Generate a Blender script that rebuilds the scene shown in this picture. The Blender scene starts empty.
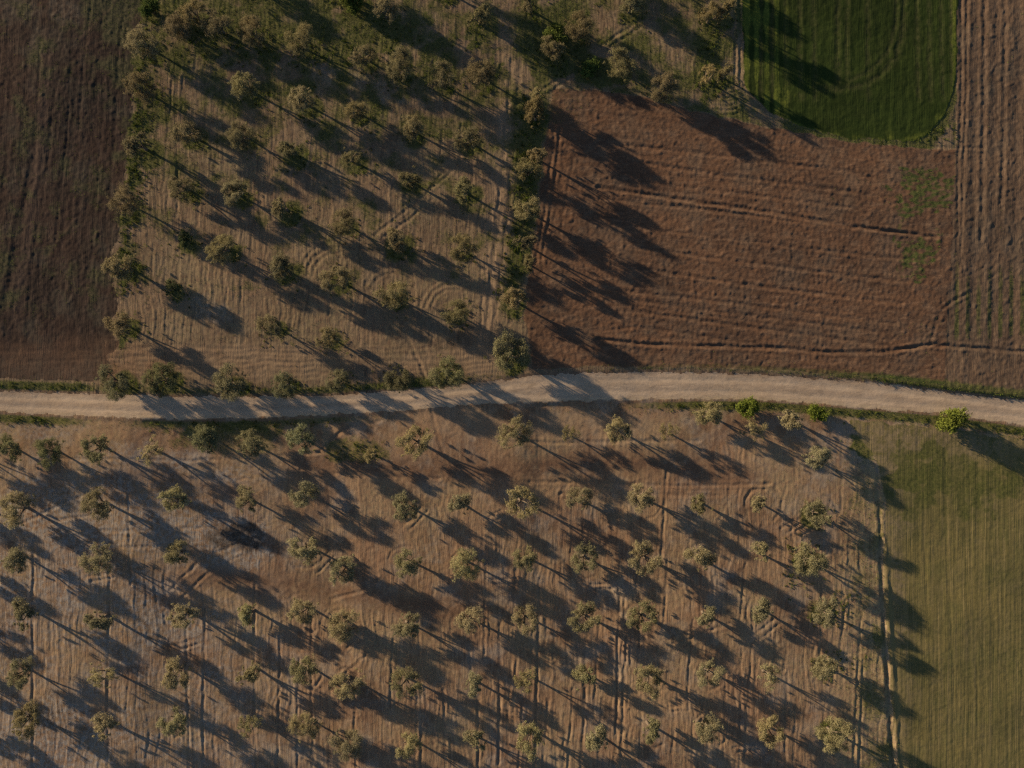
import bpy, math, random
import numpy as np
R = math.radians
scene = bpy.context.scene
COL = scene.collection
random.seed(7)

# ------------------------------------------------------------------ scale
S = 7.5                       # photograph pixels per metre on the ground
CAM_H = 100.0
def P2W(px, py): return (px - 512) / S, (384 - py) / S

# ------------------------------------------------------------------ sun, sky, camera
SUN_EL, SUN_AZ = 11.5, 29.5
L = (math.cos(R(SUN_AZ)) * math.cos(R(SUN_EL)), -math.sin(R(SUN_AZ)) * math.cos(R(SUN_EL)), -math.sin(R(SUN_EL)))
w = bpy.data.worlds.new("World"); scene.world = w; w.use_nodes = True
nt = w.node_tree
sky = nt.nodes.new('ShaderNodeTexSky'); sky.sky_type = 'NISHITA'; sky.sun_disc = False
sky.sun_elevation = R(SUN_EL); sky.sun_rotation = R(-(90 - SUN_AZ))
sky.altitude = 600; sky.air_density = 1.0; sky.dust_density = 1.2; sky.ozone_density = 1.5
nt.links.new(sky.outputs[0], nt.nodes['Background'].inputs[0])
nt.nodes['Background'].inputs[1].default_value = 0.060
sl = bpy.data.lights.new('sun', 'SUN'); sl.energy = 5.0; sl.angle = R(0.9); sl.color = (1.0, 0.76, 0.47)
so = bpy.data.objects.new('sun', sl); COL.objects.link(so); so.location = (-60, 30, 60)
from mathutils import Vector, Matrix
so.rotation_euler = Vector(L).to_track_quat('-Z', 'Y').to_euler()
cd = bpy.data.cameras.new('camera'); co = bpy.data.objects.new('camera', cd); COL.objects.link(co)
co.location = (0, 0, CAM_H); co.rotation_euler = (0, 0, 0)
cd.sensor_width = 36; cd.lens = 36 * CAM_H * S / 1024; cd.clip_end = 5000
scene.camera = co
vs = scene.view_settings; vs.view_transform = 'Standard'; vs.look = 'None'; vs.exposure = 1.0; vs.gamma = 1
scene.render.film_transparent = False
scene.cycles.use_denoising = False
scene.cycles.filter_width = 1.4
scene.cycles.max_bounces = 5; scene.cycles.diffuse_bounces = 3

# ------------------------------------------------------------------ noise
def _hash(i, j, seed):
    n = (i * 374761393 + j * 668265263 + seed * 1274126177) & 0xFFFFFFFF
    n = ((n ^ (n >> 13)) * 1274126177) & 0xFFFFFFFF
    n = n ^ (n >> 16)
    return n
def noise(x, y, seed=0):
    """gradient noise, about -1..1"""
    x = np.asarray(x, dtype=np.float64); y = np.asarray(y, dtype=np.float64)
    xi = np.floor(x).astype(np.int64); yi = np.floor(y).astype(np.int64)
    fx = x - xi; fy = y - yi
    u = fx * fx * fx * (fx * (fx * 6 - 15) + 10); v = fy * fy * fy * (fy * (fy * 6 - 15) + 10)
    def g(a, b):
        ang = _hash(xi + a, yi + b, seed) * (2 * math.pi / 4294967296.0)
        return np.cos(ang) * (fx - a) + np.sin(ang) * (fy - b)
    a0 = g(0, 0); a1 = g(1, 0); b0 = g(0, 1); b1 = g(1, 1)
    return ((a0 * (1 - u) + a1 * u) * (1 - v) + (b0 * (1 - u) + b1 * u) * v) * 1.5
def fbm(x, y, seed, octs=3):
    t = 0; a = 1.0; s = 0
    for k in range(octs):
        ca, sa = math.cos(0.6 + 0.9 * k + seed), math.sin(0.6 + 0.9 * k + seed)      # every octave turned, so no lattice shows
        t = t + a * noise((x * ca - y * sa) * 1.9 ** k, (x * sa + y * ca) * 1.9 ** k, seed + 17 * k); s += a; a *= 0.55
    return t / s * 1.4
def sst(x, a, b):
    t = np.clip((x - a) / (b - a), 0, 1); return t * t * (3 - 2 * t)

# ------------------------------------------------------------------ layout curves (photograph pixels)
def curve(pts):
    a = np.array(pts, float); return lambda t: np.interp(t, a[:, 0], a[:, 1])
ROAD_N = curve([(-2000, 380), (0, 391), (100, 394), (200, 397), (320, 396), (380, 392), (440, 388), (500, 381), (540, 375), (580, 373), (640, 372), (720, 373), (768, 375), (868, 382), (940, 391), (1024, 401), (3000, 640)])
ROAD_S = curve([(-2000, 402), (0, 412), (100, 417), (200, 419), (270, 418), (340, 414), (400, 411), (440, 407), (480, 404), (540, 402), (620, 400), (700, 399), (768, 400), (868, 408), (940, 414), (1024, 425), (3000, 664)])
PL_R = curve([(-900, 190), (0, 140), (50, 134), (100, 130), (150, 126), (200, 121), (256, 115), (330, 114), (400, 118)])      # right edge of the dark field
PR_L = curve([(-900, 552), (90, 552), (140, 546), (200, 540), (260, 531), (310, 524), (345, 530), (380, 534)])
PR_T = curve([(500, 90), (555, 88), (600, 91), (640, 96), (680, 108), (740, 121), (760, 126), (850, 141), (900, 147), (955, 149), (960, 149)])
GC_B = curve([(735, 60), (745, 88), (770, 111), (800, 127), (850, 138), (900, 142), (925, 137), (943, 118), (953, 92), (960, 60)])
GC_L = curve([(-900, 741), (0, 742), (90, 744), (200, 744)])
STRIP_L = curve([(-900, 960), (0, 958), (150, 956), (300, 948), (380, 944)])
LC_L = curve([(405, 842), (430, 856), (460, 878), (500, 886), (560, 884), (640, 887), (700, 891), (768, 898), (2000, 930)])

def masks(px, py):
    """soft memberships 0..1 of every kind of ground"""
    n1 = fbm(px / 22, py / 22, 5, 3)
    rn = ROAD_N(px) + 1.6 * n1 + 1.5 * fbm(px / 6, py / 9, 10, 2); rs = ROAD_S(px) + 1.8 * fbm(px / 16, py / 30, 9, 3) + 1.5 * fbm(px / 6, py / 9, 8, 2)
    road = sst(py - rn, -2, 2) * sst(rs - py, -2, 2)
    north = sst(rn - py, -1, 2); south = sst(py - rs, -1, 2)
    pl = sst(PL_R(py) + (6 + 14 * sst(py, 330, 350)) * n1 + 3 * fbm(px / 6, py / 6, 7, 2) - px, -3, 3) * sst(ROAD_N(px) - 13 + 3 * n1 - py, -2, 2)
    right = sst(px - STRIP_L(py) - 2 * n1, -2, 2)
    pr = sst(px - PR_L(py) - 4 * n1, -3, 3) * sst(py - PR_T(px) - 3 * n1, -2, 2) * (1 - right) * sst(ROAD_N(px) - 6 + 2 * n1 - py, -2, 2)
    strip = right * sst(ROAD_N(px) - 6 + 2 * n1 - py, -2, 2)
    gc = sst(px - GC_L(py) - 1.5 * n1, -2, 2) * sst(GC_B(px) + 3 * n1 - py, -2, 2) * (1 - right)
    lc = sst(px - LC_L(py) - 2 * n1, -3, 3) * sst(py - ROAD_S(px) - 14 - 4 * n1, -4, 4)
    return dict(road=road, pl=pl, pr=pr, strip=strip, gc=gc, lc=lc, north=north, south=south)

# ruts and lines drawn in the soil: points, width (px), depth (m), zone of wear
RUTS = []
def rut(pts, wd=1.6, dep=0.05): RUTS.append((np.array(pts, float), wd, dep))
rut([(598, 187), (640, 193), (700, 202), (770, 213), (850, 226), (935, 238)], 1.7, 0.17)
rut([(604, 191), (700, 206), (770, 216), (850, 230)], 1.2, -0.05)
rut([(598, 339), (640, 344), (700, 346), (770, 348), (830, 352), (880, 352), (935, 345), (1024, 352)], 1.7, 0.15)
rut([(590, 331), (640, 327), (700, 335), (770, 346), (800, 350)], 1.4, 0.045)
rut([(828, 338), (870, 346), (905, 348), (940, 342)], 1.5, 0.05)
rut([(554, 128), (550, 170), (544, 215), (536, 262)], 1.6, 0.08); rut([(560, 128), (556, 170), (550, 215), (542, 258)], 1.6, 0.07)
rut([(575, 150), (566, 200), (556, 250)], 1.5, 0.03)
rut([(930, 345), (935, 325), (943, 308), (958, 298), (975, 290)], 1.6, 0.06)
rut([(962, 0), (962, 100), (958, 170), (955, 300)], 1.5, 0.07); rut([(968, 0), (966, 110), (964, 150), (960, 240), (957, 300)], 1.4, 0.06)
rut([(985, 0), (985, 60), (984, 120), (982, 190), (980, 240)], 2.0, 0.08); rut([(1005, 0), (1005, 70), (1004, 140), (1000, 220)], 2.0, 0.08)
rut([(925, 147), (960, 148), (985, 148)], 1.6, 0.05)
for k, y in enumerate((206, 232, 254, 276, 296, 306, 318, 170, 150, 186)):
    x0 = 600 + 13 * (k % 4); rut([(x0, y - 8), (740, y + 8), (850, y + 22), (920 - 6 * k, y + 28)], 1.7, 0.085)
# dark field
rut([(3, 310), (12, 270), (20, 220), (30, 180), (36, 130)], 3.0, 0.06); rut([(28, 300), (35, 235), (44, 185), (52, 120), (62, 45)], 1.6, 0.03)
rut([(4, 65), (22, 85), (38, 101)], 1.5, 0.05); rut([(38, 100), (40, 60), (42, 30)], 1.3, 0.04); rut([(105, 260), (112, 160), (118, 60), (124, 5)], 1.6, 0.022)
rut([(78, 130), (84, 60), (92, 0)], 1.4, 0.04); rut([(55, 240), (66, 140), (72, 60)], 1.3, 0.04); rut([(88, 300), (96, 200), (104, 90)], 1.4, 0.035)
rut([(0, 352), (60, 350), (130, 349), (180, 345), (260, 352), (330, 356)], 1.8, 0.03); rut([(20, 362), (120, 358), (180, 354), (300, 364)], 1.6, 0.03)
# track through the upper grove
for x in (0, 9): rut([(512 + x, 60), (506 + x, 130), (498 + x, 220), (490 + x, 290), (484 + x, 345)], 1.8, 0.05)
for d in (0, 7): rut([(516 + d, 104 + d), (545, 88 + d), (572, 70 + d), (592, 52 + d), (640, 20 + d)], 1.6, 0.05)
rut([(405, 333), (413, 348), (420, 364), (426, 378)], 1.6, 0.08)
for cx, cy, r, a0, a1 in ((393, 297, 24, 200, 330), (393, 297, 30, 200, 320), (453, 312, 22, 190, 300), (453, 312, 28, 190, 290), (453, 312, 34, 190, 300), (335, 276, 22, 180, 280), (335, 276, 28, 180, 275), (335, 276, 34, 185, 275)):
    rut([(cx + r * math.cos(R(a)), cy + r * math.sin(R(a))) for a in range(a0, a1, 12)], 1.4, 0.036)
rut([(375, 235), (400, 215), (425, 195), (440, 175)], 1.4, 0.06); rut([(382, 238), (408, 220), (432, 200)], 1.4, 0.05); rut([(430, 190), (455, 168), (462, 160)], 1.4, 0.05)
for k in range(7): rut([(714, 88 + 4.2 * k), (726, 90 + 4.2 * k), (738, 87 + 4.2 * k)], 1.2, 0.07)
for x in (734, 739): rut([(x, -20), (x + 1, 40), (x + 1, 85)], 1.3, 0.07)
rut([(480, 80), (500, 92), (523, 104)], 1.6, 0.06)
# lower grove: thin wheel ruts beside the columns of trees
for x, y0, y1 in ((34, 540, 790), (109, 560, 790), (130, 495, 585), (187, 616, 790), (203, 610, 780), (255, 585, 790), (278, 640, 780), (312, 610, 790), (298, 660, 790), (356, 690, 790),
                  (420, 620, 780), (416, 680, 790), (477, 690, 790), (470, 640, 680), (513, 560, 700), (537, 590, 780), (583, 690, 790), (597, 620, 720), (617, 590, 790), (624, 610, 780), (637, 560, 600), (665, 560, 640),
                  (743, 550, 620), (748, 640, 760), (700, 700, 780), (690, 620, 700), (664, 470, 560), (843, 600, 650), (856, 640, 790), (861, 660, 790), (520, 700, 790), (545, 700, 790), (570, 690, 790), (600, 700, 790), (445, 690, 790), (392, 640, 720)):
    rut([(x + 3 - 2 * k, y0 + (y1 - y0) * k / 3 ) for k in range(4)] if x > 480 else [(x + 1.5 * math.sin(k + x), y0 + (y1 - y0) * k / 3) for k in range(4)], 1.3, 0.075)
for pts in ([(40, 459), (110, 459), (190, 461), (262, 457), (300, 455), (330, 452)], [(500, 441), (560, 443), (640, 441), (700, 441)], [(520, 482), (600, 483), (680, 486), (770, 484)], [(60, 530), (140, 531), (200, 528)], [(74, 548), (130, 547), (210, 548)],
            [(560, 494), (640, 494), (720, 496)], [(300, 470), (360, 476), (440, 478)], [(330, 600), (360, 592), (380, 580)], [(170, 590), (200, 560), (235, 545)], [(180, 600), (205, 575), (240, 556)], [(720, 610), (735, 622), (705, 632)], [(330, 690), (352, 668), (372, 650)],
            [(330, 440), (345, 428), (380, 421)], [(318, 452), (336, 436), (352, 425)], [(431, 404), (434, 420), (440, 445), (444, 455)], [(260, 470), (330, 500), (360, 520)],
            [(20, 500), (60, 520), (110, 512)], [(20, 525), (70, 500), (100, 490)]):
    rut(pts, 1.5, 0.055)
rut([(881, 540), (883, 580), (885, 640), (889, 700), (896, 790)], 2.2, 0.24); rut([(878, 470), (880, 512), (881, 545)], 1.8, 0.10)
rut([(886, 550), (887, 580), (890, 640), (894, 700), (901, 790)], 2.4, -0.08)
# tramlines in the crops
for x in (924, 946, 970, 1000): rut([(x, 450), (x + 2, 560), (x + 6, 660), (x + 9, 790)], 1.4, 0.022)
rut([(838, 0), (838, 60), (838, 86)], 2.0, 0.05); rut([(848, 0), (847, 60), (848, 84)], 1.8, 0.035)
for x in (760, 772, 786, 800, 814, 868, 918, 930, 942): rut([(x, -10), (x, 50), (x + 1, 100)], 1.6, 0.03)
rut([(905, -10), (904, 30), (896, 58), (880, 76), (860, 86), (838, 90), (820, 88)], 2.2, 0.05); rut([(898, -10), (896, 28), (888, 52), (872, 70), (850, 80)], 1.8, 0.035)

_r = random.Random(5)
for (cx, cy) in ((760, 503), (703, 504), (642, 499), (580, 501), (460, 505), (403, 507), (300, 495), (246, 503), (702, 560), (644, 559), (585, 560), (466, 566), (407, 565), (303, 551), (97, 561), (765, 612), (706, 616), (644, 619), (525, 621), (469, 624), (342, 627), (303, 613), (177, 616), (709, 675), (650, 679), (472, 686), (346, 684), (303, 673), (175, 673), (711, 731), (650, 730), (532, 738), (409, 745), (306, 728), (172, 724), (820, 585), (834, 640), (838, 690), (815, 530), (818, 514)):
    for q in range(_r.randint(1, 4)):
        r0 = _r.uniform(14, 25); a0 = _r.uniform(0, 360); sp = _r.uniform(50, 130)
        rut([(cx + r0 * math.cos(R(a0 + sp * t)), cy + r0 * math.sin(R(a0 + sp * t))) for t in (0, .25, .5, .75, 1)], _r.uniform(1.1, 1.6), _r.uniform(.022, .05))
    if _r.random() < .6:
        a0 = _r.uniform(-50, 20); l0 = _r.uniform(12, 26); ox, oy = _r.uniform(-26, 26), _r.uniform(10, 30)
        for d in (0, 5): rut([(cx + ox + d, cy + oy + d), (cx + ox + d + l0 * math.cos(R(a0)), cy + oy + d + l0 * math.sin(R(a0)))], 1.3, _r.uniform(.04, .07))
for k in range(46):
    x0 = _r.uniform(470, 862); y0 = _r.uniform(560, 720); ln = _r.uniform(30, 110); rut([(x0 + 2, y0), (x0 + 1, y0 + ln / 2), (x0, y0 + ln)], _r.uniform(1.0, 1.5), _r.uniform(.03, .07))
for k in range(30):
    x0 = _r.uniform(150, 500); y0 = _r.uniform(60, 300); ln = _r.uniform(20, 60); rut([(x0, y0), (x0 - 1.5, y0 + ln)], _r.uniform(1.0, 1.4), _r.uniform(.03, .06))
def rut_height(px, py):
    h = np.zeros_like(px); near = np.zeros_like(px)
    wob = 0.9 * noise(px / 9, py / 9, 77); wx = px + wob; wy = py + 0.9 * noise(px / 9, py / 9, 78)
    for pts, wd, dep in RUTS:
        x0, y0 = pts.min(0) - 9; x1, y1 = pts.max(0) + 9
        idx = np.nonzero((px > x0) & (px < x1) & (py > y0) & (py < y1))[0]
        if len(idx) == 0: continue
        ax = wx[idx]; ay = wy[idx]; d2 = np.full(len(idx), 1e9)
        for (ax0, ay0), (bx0, by0) in zip(pts[:-1], pts[1:]):
            vx, vy = bx0 - ax0, by0 - ay0; ll = vx * vx + vy * vy + 1e-9
            t = np.clip(((ax - ax0) * vx + (ay - ay0) * vy) / ll, 0, 1)
            d2 = np.minimum(d2, (ax - ax0 - t * vx) ** 2 + (ay - ay0 - t * vy) ** 2)
        d = np.sqrt(d2) / wd
        fade = 0.65 + 0.45 * noise(px[idx] / 30, py[idx] / 30, 31)
        h[idx] += -dep * fade * (np.exp(-d * d) - 0.45 * np.exp(-((d - 2.0) / 0.8) ** 2))
        near[idx] = np.maximum(near[idx], np.exp(-(d / 1.6) ** 2))
    return h, near

def macro(px, py):
    """the lie of the land: metres"""
    h = 0.35 * noise(px / 260, py / 260, 3) + 0.12 * noise(px / 90, py / 90, 4)
    s = sst(py - ROAD_S(px), -1.0, 5.5)
    bank = np.interp(px, [-400, 60, 130, 165, 330, 360, 520, 540, 600, 630, 760, 1100], [0.04, 0.04, 0.08, 0.34, 0.34, 0.07, 0.05, 0.24, 0.24, 0.04, 0.04, 0.08])
    h = h - s * bank
    n = sst(ROAD_N(px) - py, -1, 5)
    return h + n * np.interp(px, [0, 500, 560, 850, 900, 1024], [0.02, 0.05, 0.10, 0.12, 0.35, 0.35]) * np.exp(-np.clip(ROAD_N(px) - py, 0, 200) / 40)

def SMOOTH(px, py):
    """bare, driven-over reddish bands in the lower grove"""
    def band(pts, wd):
        a = np.array(pts, float); return np.exp(-((py - np.interp(px, a[:, 0], a[:, 1]) + 4 * noise(px / 40, py / 40, 401)) / wd) ** 2) * sst(px, a[0, 0] - 30, a[0, 0] + 20) * sst(a[-1, 0] + 30 - px, 0, 50)
    return np.clip(band([(300, 462), (420, 468), (520, 470), (640, 462), (760, 478)], 13) + 0.9 * band([(180, 578), (300, 588), (400, 604), (470, 612)], 13) + 0.6 * band([(120, 470), (200, 485), (330, 520)], 10), 0, 1)
def ground(px, py):
    """height of the ground and its soft masks"""
    px = np.asarray(px, float); py = np.asarray(py, float)
    m = masks(px, py)
    h = macro(px, py)
    near_view = np.exp(-(np.clip(np.abs(px - 512) - 640, 0, 1e9) / 300) ** 2) * np.exp(-(np.clip(np.abs(py - 384) - 500, 0, 1e9) / 300) ** 2)
    wx = 5 * noise(px / 55, py / 55, 11) + 1.6 * noise(px / 17, py / 17, 12)
    wy = 5 * noise(px / 60, py / 50, 13) + 1.6 * noise(px / 17, py / 17, 14)
    amp = np.clip(0.65 + 0.75 * noise(px / 38, py / 38, 15), 0.1, 1.4)
    clod = fbm(px / 4.6, py / 4.6, 21, 2)
    lump = np.maximum(0, fbm(px / 7, py / 7, 23, 2) - 0.15)
    soft = fbm(px / 12, py / 12, 25, 2)
    tau = 2 * math.pi
    # groves: narrow furrows running up the picture
    grove = np.clip(1 - m['road'] - m['pl'] - m['pr'] - m['strip'] - m['gc'] - m['lc'], 0, 1)
    fur = np.sin(tau * (px + wx + 0.03 * (py - 500)) / 5.2)
    fur2 = np.sin(tau * (px + 0.7 * wx) / 9.5 + 1.0)
    head = sst(py, 338, 352) * sst(386 - py, 0, 10)                     # the headland above the road is worked the other way
    gl = grove * (1 - head) * np.where(py > ROAD_S(px), sst(py - ROAD_S(px), 14, 60) * np.clip(.45 + .55 * sst(py, 500, 600) + .4 * sst(px, 420, 520), .4, 1), 1) * (1 - 0.75 * SMOOTH(px, py) * (py > ROAD_S(px)))
    h = h + gl * amp * (0.020 * fur * (0.6 + 0.6 * clod) + 0.012 * fur2 + 0.009 * np.sin(tau * (px + 1.3 * wx) / 3.6)) + grove * (0.016 * clod + 0.02 * soft + 0.02 * lump)
    h = h + grove * head * 0.012 * np.sin(tau * (py + wy) / 5.0)
    # dark field
    f3 = np.sin(tau * (px + 0.085 * py + 0.5 * wx) / 7.0); f4 = np.sin(tau * (px + 0.085 * py + 0.5 * wx) / 22.0)
    bot = 1 - 0.75 * sst(py, 330, 350)
    h = h + m['pl'] * bot * (0.010 * amp * f3 + 0.010 * f4 + 0.034 * clod + 0.06 * lump)
    # red field
    v = py - 0.13 * px + 0.3 * wy
    h = h + m['pr'] * (0.011 * amp * np.sin(tau * v / 7.5) + 0.018 * np.sin(tau * v / 23.0) + 0.034 * clod + 0.07 * lump + 0.004 * np.sin(tau * (px + wx) / 5))
    # strip with coarse ridges
    fs = np.sin(tau * (px + 0.02 * py + 0.35 * wx) / 11.0)
    fs2 = np.sin(tau * (px + 0.02 * py + 0.5 * wx) / 20.5)
    h = h + m['strip'] * ((0.016 * fs * amp + 0.022 * fs2 * np.clip(0.7 + 0.6 * amp, 0, 1.3)) * (1 - 0.6 * sst(py, 335, 365)) + 0.036 * clod + 0.075 * lump)
    # crops
    h = h + m['gc'] * (0.08 + 0.012 * np.sin(tau * (px + 0.5 * wx) / 9.0) * amp + 0.03 * soft + 0.022 * clod)
    h = h + m['lc'] * (0.02 + 0.007 * np.sin(tau * (px + 0.25 * wx + 0.02 * py) / 4.0) * amp + 0.016 * noise((px + 0.2 * wx) / 4.5, py / 160, 61) + 0.018 * noise((px + 0.2 * wx) / 11, py / 220, 62) + 0.017 * clod + 0.012 * soft)
    # road: two worn wheel tracks, a low crown, loose stones
    t = (py - ROAD_N(px)) / np.maximum(ROAD_S(px) - ROAD_N(px), 5)
    h = h + m['road'] * (-0.03 * np.exp(-((t - 0.28) / 0.10) ** 2) - 0.03 * np.exp(-((t - 0.70) / 0.10) ** 2) + 0.008 * noise(px / 14, py / 5, 41) + 0.004 * clod)
    rh, near = rut_height(px, py)
    h = h + rh * (1 - m['road'])
    h = h * near_view + (1 - near_view) * macro(px, py)
    m['grove'] = grove; m['near'] = near; m['t'] = t; m['head'] = head
    return h, m

def gz(px, py):
    h, _ = ground(np.array([px], float), np.array([py], float)); return float(h[0])

# ------------------------------------------------------------------ materials
def new_mat(name):
    m = bpy.data.materials.new(name); m.use_nodes = True
    b = m.node_tree.nodes['Principled BSDF']
    b.inputs['Roughness'].default_value = 0.95; b.inputs['Specular IOR Level'].default_value = 0.04
    return m, m.node_tree, b
def N(nt, t, **k):
    n = nt.nodes.new(t)
    for a, v in k.items(): setattr(n, a, v)
    return n
def mixc(nt, fac, a, b, mode='MIX'):
    n = N(nt, 'ShaderNodeMix', data_type='RGBA', blend_type=mode)
    for s, v in ((0, fac), (6, a), (7, b)):
        if isinstance(v, (int, float)): n.inputs[s].default_value = v
        elif isinstance(v, tuple): n.inputs[s].default_value = (*v, 1)
        else: nt.links.new(v, n.inputs[s])
    return n.outputs[2]
def ramp(nt, v, a, b):
    n = N(nt, 'ShaderNodeMapRange', interpolation_type='SMOOTHSTEP'); nt.links.new(v, n.inputs[0])
    n.inputs[1].default_value = a; n.inputs[2].default_value = b; return n.outputs[0]
def mul(nt, a, b):
    n = N(nt, 'ShaderNodeMath', operation='MULTIPLY')
    for i, v in enumerate((a, b)):
        if isinstance(v, (int, float)): n.inputs[i].default_value = v
        else: nt.links.new(v, n.inputs[i])
    return n.outputs[0]
def soil_mat(name, base, dark, light, green, dry, streak=None, bump=0.55, fine=6.5, pale=(0.24, 0.20, 0.165, 0.0)):
    """soil or sward: two base tones, weeds, dry grass, ash, char and worn marks by attribute"""
    m, nt, b = new_mat(name)
    tc = N(nt, 'ShaderNodeTexCoord'); mp = N(nt, 'ShaderNodeMapping'); nt.links.new(tc.outputs['Object'], mp.inputs[0])
    if streak: mp.inputs['Scale'].default_value = streak
    def nz(scale, det=3, rough=0.6, v=None):
        n = N(nt, 'ShaderNodeTexNoise'); n.inputs['Scale'].default_value = scale; n.inputs['Detail'].default_value = det; n.inputs['Roughness'].default_value = rough
        nt.links.new(v or tc.outputs['Object'], n.inputs['Vector']); return n.outputs[0]
    def at(nm): return N(nt, 'ShaderNodeAttribute', attribute_name=nm).outputs['Fac']
    c = mixc(nt, ramp(nt, nz(0.11, 5), 0.40, 0.62), base, dark)
    c = mixc(nt, mul(nt, ramp(nt, nz(0.23, 5, 0.65), 0.46, 0.66), pale[3]), c, pale[:3])
    c = mixc(nt, mul(nt, ramp(nt, nz(0.9, 5, 0.75, mp.outputs[0]), 0.45, 0.70), 0.8), c, light)
    c = mixc(nt, mul(nt, ramp(nt, nz(2.4, 5, 0.8, mp.outputs[0]), 0.48, 0.68), 0.75), c, dark)
    c = mixc(nt, mul(nt, at('dry'), ramp(nt, nz(1.7, 4, 0.7), 0.3, 0.62)), c, dry)
    c = mixc(nt, mul(nt, at('ash'), ramp(nt, nz(1.6, 6, 0.8), 0.40, 0.62)), c, (0.265, 0.248, 0.238))
    c = mixc(nt, mul(nt, at('worn'), 0.75), c, light)
    c = mixc(nt, mul(nt, at('red'), ramp(nt, nz(0.8, 5, 0.7), 0.2, 0.6)), c, (0.135, 0.080, 0.054))
    wa = N(nt, 'ShaderNodeMath', operation='MULTIPLY_ADD'); nt.links.new(at('weed'), wa.inputs[0]); wa.inputs[1].default_value = 0.75; nt.links.new(mul(nt, nz(2.2, 5, 0.75), 0.6), wa.inputs[2])
    gv = mixc(nt, ramp(nt, nz(3.3, 4, 0.75), 0.35, 0.65), green, tuple(g_ * k_ for g_, k_ in zip(green, (1.9, 1.6, 1.5))))
    c = mixc(nt, ramp(nt, wa.outputs[0], 0.50, 0.92), c, gv)
    c = mixc(nt, mul(nt, at('char'), ramp(nt, nz(1.4, 6, 0.8), 0.22, 0.60)), c, (0.020, 0.019, 0.020))
    g = nz(fine, 5, 0.85); g2 = nz(fine * 2.3, 3, 0.8)
    c = mixc(nt, mul(nt, ramp(nt, g, 0.42, 0.66), 0.30), c, light)
    c = mixc(nt, mul(nt, ramp(nt, g2, 0.50, 0.70), 0.32), c, tuple(q * 0.72 for q in dark))
    nt.links.new(c, b.inputs['Base Color'])
    mp2 = N(nt, 'ShaderNodeMapping'); nt.links.new(tc.outputs['Object'], mp2.inputs[0]); sx, sy, _ = streak; mp2.inputs['Scale'].default_value = (sx * 2.6, sy * 1.3, 1)
    st0 = nz(1.0, 3, 0.65, mp2.outputs[0]); inv = N(nt, 'ShaderNodeMath', operation='SUBTRACT'); inv.inputs[0].default_value = 1.0; nt.links.new(at('calm'), inv.inputs[1])
    st = mul(nt, st0, inv.outputs[0])
    c = mixc(nt, mul(nt, mul(nt, ramp(nt, st, 0.50, 0.62), ramp(nt, nz(0.55, 3, 0.6), 0.40, 0.62)), 0.32), c, tuple(q * 0.62 for q in dark)); nt.links.new(c, b.inputs['Base Color'])
    bp = N(nt, 'ShaderNodeBump'); bp.inputs['Strength'].default_value = bump; bp.inputs['Distance'].default_value = 0.09
    ad = N(nt, 'ShaderNodeMath', operation='ADD'); nt.links.new(g, ad.inputs[0]); nt.links.new(mul(nt, g2, 0.6), ad.inputs[1])
    ad2 = N(nt, 'ShaderNodeMath', operation='ADD'); nt.links.new(mul(nt, ad.outputs[0], 0.45), ad2.inputs[0]); nt.links.new(mul(nt, mul(nt, st, ramp(nt, nz(0.4, 3, 0.6), 0.25, 0.60)), 1.1), ad2.inputs[1]); nt.links.new(ad2.outputs[0], bp.inputs['Height']); nt.links.new(bp.outputs[0], b.inputs['Normal'])
    return m
G1 = (0.075, 0.095, 0.03)
MAT = {
 'grove': soil_mat('grove_soil', (0.238, 0.150, 0.098), (0.138, 0.083, 0.057), (0.315, 0.228, 0.155), (0.066, 0.076, 0.026), (0.290, 0.225, 0.130), (1.8, 0.35, 1), pale=(0.245, 0.205, 0.178, 0.9)),
 'grove_up': soil_mat('dry_grove_soil', (0.168, 0.112, 0.079), (0.100, 0.069, 0.050), (0.240, 0.174, 0.122), (0.048, 0.060, 0.022), (0.200, 0.160, 0.100), (1.8, 0.35, 1), pale=(0.190, 0.155, 0.120, 0.6)),
 'pl': soil_mat('dark_ploughed_soil', (0.041, 0.027, 0.023), (0.027, 0.021, 0.019), (0.072, 0.051, 0.043), (0.038, 0.042, 0.026), (0.115, 0.098, 0.080), (1.7, 0.35, 1), pale=(0.062, 0.056, 0.046, 0.7)),
 'pr': soil_mat('red_ploughed_soil', (0.128, 0.072, 0.046), (0.084, 0.051, 0.036), (0.175, 0.114, 0.079), (0.040, 0.060, 0.020), (0.20, 0.145, 0.095), (0.5, 1.6, 1), pale=(0.120, 0.088, 0.066, 0.7)),
 'strip': soil_mat('clodded_soil', (0.122, 0.082, 0.058), (0.088, 0.060, 0.044), (0.172, 0.124, 0.090), (0.055, 0.066, 0.026), (0.21, 0.165, 0.10), (1.7, 0.4, 1), pale=(0.115, 0.092, 0.070, 0.6)),
 'gc': soil_mat('dense_green_crop', (0.025, 0.040, 0.011), (0.016, 0.026, 0.008), (0.040, 0.057, 0.015), (0.060, 0.082, 0.018), (0.13, 0.11, 0.06), (2.2, 0.22, 1), 0.6, 5.0, pale=(0.030, 0.040, 0.014, 0.5)),
 'lc': soil_mat('thin_green_crop', (0.150, 0.126, 0.052), (0.088, 0.084, 0.036), (0.220, 0.176, 0.086), (0.046, 0.058, 0.020), (0.190, 0.150, 0.095), (2.8, 0.09, 1), 0.5, 5.5, pale=(0.100, 0.100, 0.040, 0.7)),
 'road': soil_mat('packed_earth', (0.38, 0.292, 0.220), (0.31, 0.238, 0.180), (0.46, 0.365, 0.280), (0.12, 0.12, 0.05), (0.42, 0.33, 0.22), (0.22, 1.5, 1), 0.35, 5.0, pale=(0.37, 0.30, 0.245, 0.7)),
}

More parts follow.
